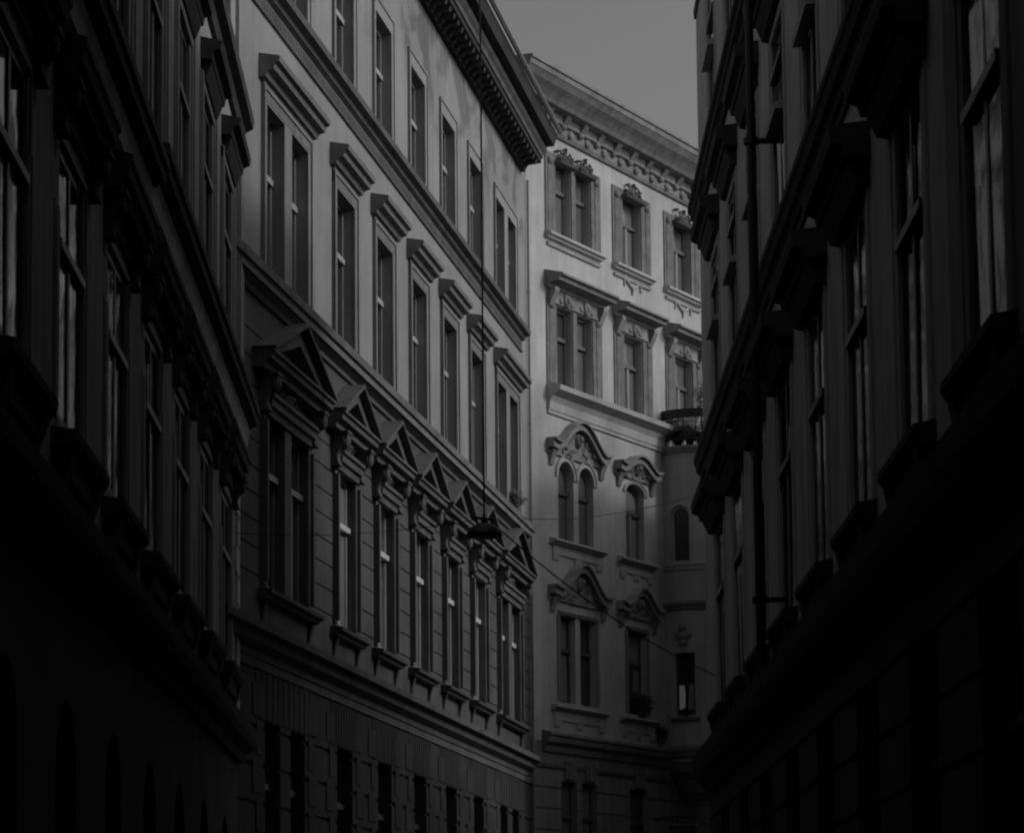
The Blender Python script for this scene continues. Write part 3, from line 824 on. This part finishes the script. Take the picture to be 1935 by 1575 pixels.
# ================================================================== left side, near
AL = -1.155
def near_left(o, label, a0, a1, cs, dz, eh, name):
    f = Facade(name, (-3.691, 39.6), AL, -1, label, 'apartment house')
    f.root.scale = (.966, .966, .966)
    fw = []
    for c in cs:
        fw += [(c - .74, c + .74, 5.98, 8.14, -0.10), (c - .62, c + .62, 10.1, 12.45, -0.10), (c - .62, c + .62, 14.3, 16.5, -0.10), (c - .6, c + .6, 0.9, 3.9, -0.3)]
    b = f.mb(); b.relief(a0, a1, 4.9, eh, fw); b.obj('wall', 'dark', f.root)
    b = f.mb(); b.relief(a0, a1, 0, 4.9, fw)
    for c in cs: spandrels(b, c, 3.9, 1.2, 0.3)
    b.obj('wall', 'shadebase', f.root)
    volume(f, a0, a1, 11, 0, eh, 'dark', pitch=0.4, over=0.2, eave=0.05)
    for c in cs:
        f.window(c, 5.98, 1.48, 2.16, 0.03, frame='brown', glass='glass', tr=0.63, ledge=0.045, mull=2, fr=0.07, rot=0.5, proud=0.014)
        f.window(c, 10.1, 1.24, 2.35, 0.03, frame='brown', glass='glass', tr=0.64, ledge=0.045, mull=2, fr=0.07, rot=0.5, proud=0.014)
        f.window(c, 14.3, 1.24, 2.2, 0.03, frame='brown', glass='glass', tr=0.64, ledge=0.045, mull=2, fr=0.07, rot=0.5, proud=0.014)
        f.window(c, 0.9, 1.2, 3.0, 0.25, frame='brown', tr=0.7, mull=True, arch=True)
        def hood(b):
            b.prism([(-.01, .0), (.15, .0), (.17, .09), (.22, .11), (.24, .2), (.26, .22), (.26, .29), (-.01, .35)], -1.15, 1.15)
            b.box(-1.0, 1.0, -.01, .04, -.20, .0)
        f.put(('h',), 'window_hood', 'darktrim', hood, c, 8.54)
        for sx in (-1, 1):
            f.put(('c',), 'console', 'darktrim', lambda b: scroll(b, .24, .42, 0, .15), c + sx * .96, 8.12)
        def sur(b):
            for sx in (-1, 1):
                b.box(sx * .76, sx * 1.04, -.01, .012, 0, 1.65)
                b.box(sx * .84, sx * 1.0, .008, .026, .05, 1.6)
            b.box(-1.0, 1.0, -.01, .02, 2.19, 2.26); b.box(sx * .80, sx * 1.0, -.01, .022, 1.6, 2.2)
        f.put(('s',), 'window_surround', 'dark', sur, c, 5.96)
        def sill(b):
            b.prism([(-.01, -.03), (.14, -.03), (.19, .04), (.20, .10), (-.01, .13)], -1.08, 1.08)
            for sx in (-1, 1): b.prism([(-.01, -.34), (.06, -.34), (.16, -.05), (-.01, -.04)], sx * .82 - .13, sx * .82 + .13)
            b.box(-.65, .65, -.01, .10, -.22, -.04)
        f.put(('sl',), 'window_sill', 'shadetrim', sill, c, 5.72)
        def sur2(b):
            for sx in (-1, 1):
                b.box(sx * .63, sx * .76, -.01, .02, 0, 2.55); b.box(sx * .80, sx * .90, -.01, .035, 0, 2.6); b.box(sx * .96, sx * 1.08, -.01, .05, 0, 2.6); b.box(sx * .62, sx * 1.08, -.01, .012, 0, 2.55)
            b.box(-1.08, 1.08, -.01, .035, 2.46, 2.62)
        f.put(('s2',), 'window_surround', 'dark', sur2, c, 10.0)
        def hood2(b):
            b.prism([(-.01, .0), (.14, .0), (.16, .10), (.24, .13), (.26, .22), (-.01, .28)], -1.0, 1.0)
            b.prism([(-.01, -.2), (.06, -.2), (.12, -.05), (.13, .0), (-.01, .0)], -.88, .88)
        f.put(('h2',), 'window_hood', 'darktrim', hood2, c, 12.78)
        f.put(('h2',), 'window_hood', 'darktrim', hood2, c, 16.75)
    cornice(f, [(-.02, 4.75), (.08, 4.75), (.11, 4.86), (.24, 4.93), (.28, 5.02), (.30, 5.15), (-.02, 5.22)], a0, a1, 'shadetrim')
    cornice(f, [(-.02, 8.90 + dz), (.03, 8.92 + dz), (.05, 9.0 + dz), (-.02, 9.02 + dz)], a0, a1, 'darktrim', 'band')
    cornice(f, [(-.02, 9.39 + dz), (.18, 9.40 + dz), (.20, 9.42 + dz), (.27, 9.44 + dz), (.28, 9.54 + dz), (.31, 9.56 + dz), (.31, 9.66 + dz), (-.02, 9.74 + dz)], a0, a1, 'darktrim')
    cornice(f, [(-.02, 9.14 + dz), (.12, 9.14 + dz), (.17, 9.37 + dz), (-.02, 9.385 + dz)], a0, a1, 'grey', 'fascia')  # bounce light on the fascia put into a paler colour
    cornice(f, [(-.02, 13.62), (.06, 13.62), (.1, 13.75), (.2, 13.8), (.22, 13.92), (-.02, 13.98)], a0, a1, 'darktrim')
    return f
def end_strip(f, a0, a1):  # sunlit corner edge put into strips paler than the wall
    b = f.mb(); b.box(a0, a1, -.01, .05, 9.75, 18.0); b.box(a0 + .08, a1 - .02, .04, .08, 9.9, 13.5); b.obj('lit_pilaster', 'pale', f.root)
    b = f.mb()
    for i in range(9): b.box(a0 + (.10 if i % 2 else .26), a1, -.01, .03, 5.25 + i * .42, 5.63 + i * .42)
    b.obj('lit_quoins', 'grey', f.root)
ca = [-14.95 - 3.18 * i for i in range(12)]
cb = [-2.25, -5.45, -8.65, -11.82]
La = near_left(None, 'near dark house on the left edge, its windows catching the sky', -53.5, -13.35, ca, -0.12, 25.0, 'dark_house')  # height above the view raised to cut skylight in the lane
Lb = near_left(None, 'dark house on the left with scroll consoles, between the edge house and the sunlit one', -13.35, 0.0, cb, 0.06, 18.6, 'dark_house')

end_strip(Lb, -0.75, -0.01)

# ================================================================== unseen houses, placed and sized to shade the street
def plain_house(name, o, az, sg, length, deep, h, label, bays_, mat='lower'):
    f = Facade(name, o, az, sg, label, 'house')
    fw = []; ws = []
    for i in range(bays_):
        c = length * (i + 0.5) / bays_
        y = 1.0
        while y + 3 < h:
            fw.append((c - .55, c + .55, y, y + 2.0, -0.2)); ws.append((c, y)); y += 3.6
    b = f.mb(); b.relief(0, length, 0, h, fw); b.obj('wall', mat, f.root)
    for c, y in ws: f.window(c, y, 1.1, 2.0, 0.15, frame='greyframe', tr=0.65)
    cornice(f, [(-.02, h - .5), (.1, h - .5), (.35, h - .2), (.4, h), (-.02, h + .05)], 0, length, mat, 'eaves_cornice')
    volume(f, 0, length, deep, 0, h, mat, pitch=0.2, over=0.2, eave=0.06)
    return f
plain_house('house', (7.2, 65.15), AF, 1, 24, 3, 16.7, 'house across the bend from the ornate corner house, out of sight', 7)  # unseen; kept shallow so the sun clears it to the left house
plain_house('house', (14.1, 44.05), 28, 1, 24, 10, 17.7, 'house on the far side of the little square, out of sight', 10)
plain_house('house', (-14, -14), 90, 1, 30, 8, 25, 'house closing the lane behind the viewer, out of sight', 8, 'dark')  # added unseen to close off skylight behind the viewer

# ================================================================== ground
b = MB(); b.face([(-400, 400, 0), (400, 400, 0), (400, -400, 0), (-400, -400, 0)])
o = b.obj('street', 'asphalt'); o['kind'] = 'structure'
b = MB()
b.sg = 1
b.prism([(-14, -0.05), (43.6, -0.05), (43.6, 0.12), (-14, 0.12)], 1.7, 2.88)
o = b.obj('pavement', 'paving'); o['kind'] = 'structure'
b = MB(); b.sg = 1
b.extr([(-3.05, -0.05), (-1.9, -0.05), (-1.9, 0.12), (-3.05, 0.12)], -14, 40.5)
o = b.obj('pavement', 'paving'); o['kind'] = 'structure'

# ================================================================== hanging street lamp and wires
def pt(u, v, y):
    d = f0 * FPX + rt * (u - 967.5) + up * ((1865 - FPX * TANP) - v)
    return EYE + d * (y / d.y)
LP = pt(915, 1000, 38.0)
e = bpy.data.objects.new('street_lamp', None); COL.objects.link(e); e.location = LP
tag(e, 'dark domed street lamp hanging from wires over the middle of the lane', 'street lamp')
def W(): return MB(1)
b = W(); b.lathe((0, 0, 0), [(0.235, -0.10), (0.24, -0.085), (0.225, -0.05), (0.19, 0.005), (0.13, 0.05), (0.06, 0.078), (0.02, 0.085)], 28); b.obj('lamp_shade', 'metal', e, smooth=True)
b = W(); b.lathe((0, 0, 0), [(0.15, -0.125), (0.20, -0.115), (0.225, -0.099), (0.05, -0.098)], 28); b.obj('lamp_bowl', 'brown', e, smooth=True)
b = W(); b.lathe((0, 0, 0), [(0.03, 0.086), (0.045, 0.10), (0.045, 0.14), (0.02, 0.16), (0.02, 0.20)], 12)
b.tube([(-0.13, 0, 0.15), (0.13, 0, 0.12)], 0.02); b.obj('hanger', 'metal', e)
def wire(name, pts, r, label, cat='cable', sag=0.0):
    o_ = Vector(pts[0]); b = W(); P = []
    a, c = Vector(pts[0]), Vector(pts[-1])
    for i in range(25):
        t = i / 24; q = a.lerp(c, t); q.z -= sag * 4 * t * (1 - t); P.append(tuple(q - o_))
    b.tube(P, r, 6); o = b.obj(name, 'metal', loc=tuple(o_)); return tag(o, label, cat)
top = LP + Vector((0.0, 0, 9.2))
wire('lamp_cord', [LP + Vector((0, 0, 0.2)), top], 0.013, 'thick black vertical cord dropping from above to the hanging lamp')
wire('span_wire', [Rr.world(-5, 0.0, top.z + 0.5), top, Lb.world(-2.5, 0.0, top.z + 0.4)][::2], 0.012, 'span wire high over the lane that carries the lamp cord', sag=0.55)
wire('stay_wire', [LP + Vector((0.05, 0, 0.13)), Rr.world(-1.2, 0.02, 5.95)], 0.010, 'dark stay wire slanting down right from the lamp to the dark house', sag=0.18)
wire('stay_wire', [LP + Vector((-0.05, 0, 0.13)), Lb.world(-0.9, 0.02, 7.85)], 0.004, 'thin stay wire from the lamp to the left wall', sag=0.10)
wire('overhead_wire', [L2.world(-1.6, 0.05, 11.66), Rr.world(0.3, 0.02, 8.82)], 0.006, 'thin wire crossing from the sunlit house past the arched windows', sag=0.15)

# ================================================================== plants and small things
def plant(name, loc, label, pot=(0.12, 0.16), r=(0.25, 0.25, 0.25), n=300, size=0.05, mat='leafdark', stem=0.0, cat='plant', group=None):
    e = bpy.data.objects.new(name, None); COL.objects.link(e); e.location = loc; tag(e, label, cat, group)
    b = W(); b.lathe((0, 0, 0), [(pot[0] * 0.75, 0), (pot[0], pot[1]), (pot[0] * 1.08, pot[1]), (pot[0] * 1.08, pot[1] + 0.03), (pot[0] * 0.9, pot[1] + 0.03), (pot[0] * 0.85, pot[1] - 0.02)], 14); b.obj('pot', 'pot', e)
    top_ = pot[1] + stem
    b = W()
    for i in range(5):
        d = Vector((random.uniform(-1, 1) * r[0] * 0.6, random.uniform(-1, 1) * r[1] * 0.6, top_ + r[2] * random.uniform(0.8, 1.6)))
        b.tube([(0, 0, pot[1] - 0.03), (d.x * 0.3, d.y * 0.3, (pot[1] + d.z) / 2), tuple(d)], [0.014, 0.010, 0.004], 5)
    b.obj('stem', 'leafdark', e)
    b = W()
    b.leaves((0, 0, top_ + r[2] * 0.9), r, n // 2, size, 0.2)
    for i in range(5):
        o_ = Vector((random.uniform(-1, 1) * r[0] * 0.55, random.uniform(-1, 1) * r[1] * 0.55, top_ + r[2] * (0.9 + random.uniform(-0.5, 0.6))))
        b.leaves(tuple(o_), (r[0] * 0.5, r[1] * 0.5, r[2] * 0.5), n // 10, size, 0.1)
    b.obj('foliage', mat, e)
    return e
def tp(a, n, h):
    s_, n_ = tw(a, n); return F.world(s_, n_, h)
plant('potted_plant', F.world(5.45, 0.02, 7.86), 'round dark bush on the sill of the single window over the base', (0.13, 0.12), (0.34, 0.2, 0.26), 700, 0.05)
plant('potted_plant', F.world(6.35, 0.12, 7.3), 'little dark plant in the corner beside the round bay', (0.10, 0.10), (0.17, 0.15, 0.17), 250, 0.045)
plant('potted_plant', tp(WA + 0.13, 0.03, 7.975), 'small dark plant in front of the lit curtain', (0.06, 0.05), (0.14, 0.06, 0.08), 160, 0.03)
plant('potted_plant', L2.world(-2.9, 0.15, 11.62), 'small bushy plant on the string course below the last paired window', (0.09, 0.08), (0.30, 0.1, 0.19), 320, 0.04, 'leaf')
plant('potted_plant', tp(-0.15, -0.25, 14.6), 'leafy balcony plant at the left end behind the railing', (0.12, 0.14), (0.36, 0.3, 0.30), 900, 0.055, 'leaf')
plant('potted_plant', tp(0.25, -0.22, 14.6), 'second balcony plant, low and trailing, next to the dark pot', (0.11, 0.12), (0.30, 0.26, 0.22), 800, 0.05, 'leaf')
plant('potted_plant', tp(0.62, -0.12, 14.6), 'tall thin balcony shrub in a big dark pot at the middle of the railing', (0.15, 0.26), (0.26, 0.22, 0.45), 260, 0.04, 'leaf', stem=0.55)
plant('potted_plant', tp(1.02, -0.2, 14.6), 'dense dark balcony plant at the right end against the dark house', (0.14, 0.16), (0.36, 0.3, 0.28), 900, 0.055, 'leafdark')
# slatted folding chair on the balcony
e = bpy.data.objects.new('folding_chair', None); COL.objects.link(e); e.location = tp(0.1, -0.5, 14.6); e.rotation_euler = (0, 0, R_(-28))
tag(e, 'pale slatted folding chair half hidden by balcony plants', 'chair')
b = W()
for i in range(5): b.box(-0.22, 0.22, -0.2 + i * 0.09, -0.14 + i * 0.09, 0.40, 0.42)
b.obj('seat', 'wood', e)
b = W()
for i in range(4): b.box(-0.22, 0.22, 0.27, 0.29, 0.55 + i * 0.10, 0.61 + i * 0.10)
b.obj('backrest', 'wood', e)
for sx in (-1, 1):
    b = W(); b.tube([(sx * 0.2, -0.22, 0), (sx * 0.2, 0.28, 0.92)], 0.014); b.obj('leg', 'wood', e)
    b = W(); b.tube([(sx * 0.18, 0.24, 0), (sx * 0.18, -0.2, 0.41)], 0.014); b.obj('leg', 'wood', e)
# sign arm at the bottom right
e = bpy.data.objects.new('hanging_sign', None); COL.objects.link(e); e.location = F.world(6.2, 0.0, 4.6); e.rotation_euler = (0, 0, R_(90 - AF - 90))
tag(e, 'dark iron sign with a pale top edge low beside the round bay', 'sign')
b = W(); b.tube([(0, 0, 0.9), (0.5, 0, 0.95), (1.1, 0, 0.9)], 0.025); b.tube([(0, 0, 0.3), (0.3, 0, 0.4), (0.55, 0, 0.7), (0.6, 0, 0.93)], 0.022); b.obj('bracket', 'metal', e)
b = W(); b.box(0.35, 1.05, -0.04, 0.04, 0.1, 0.72); b.obj('sign_board', 'pot', e)
b = W(); b.box(0.33, 1.07, -0.07, 0.07, 0.724, 0.77); b.box(0.33, 0.9, -0.06, 0.06, 0.60, 0.63)
b.obj('board_trim', 'zinc', e)
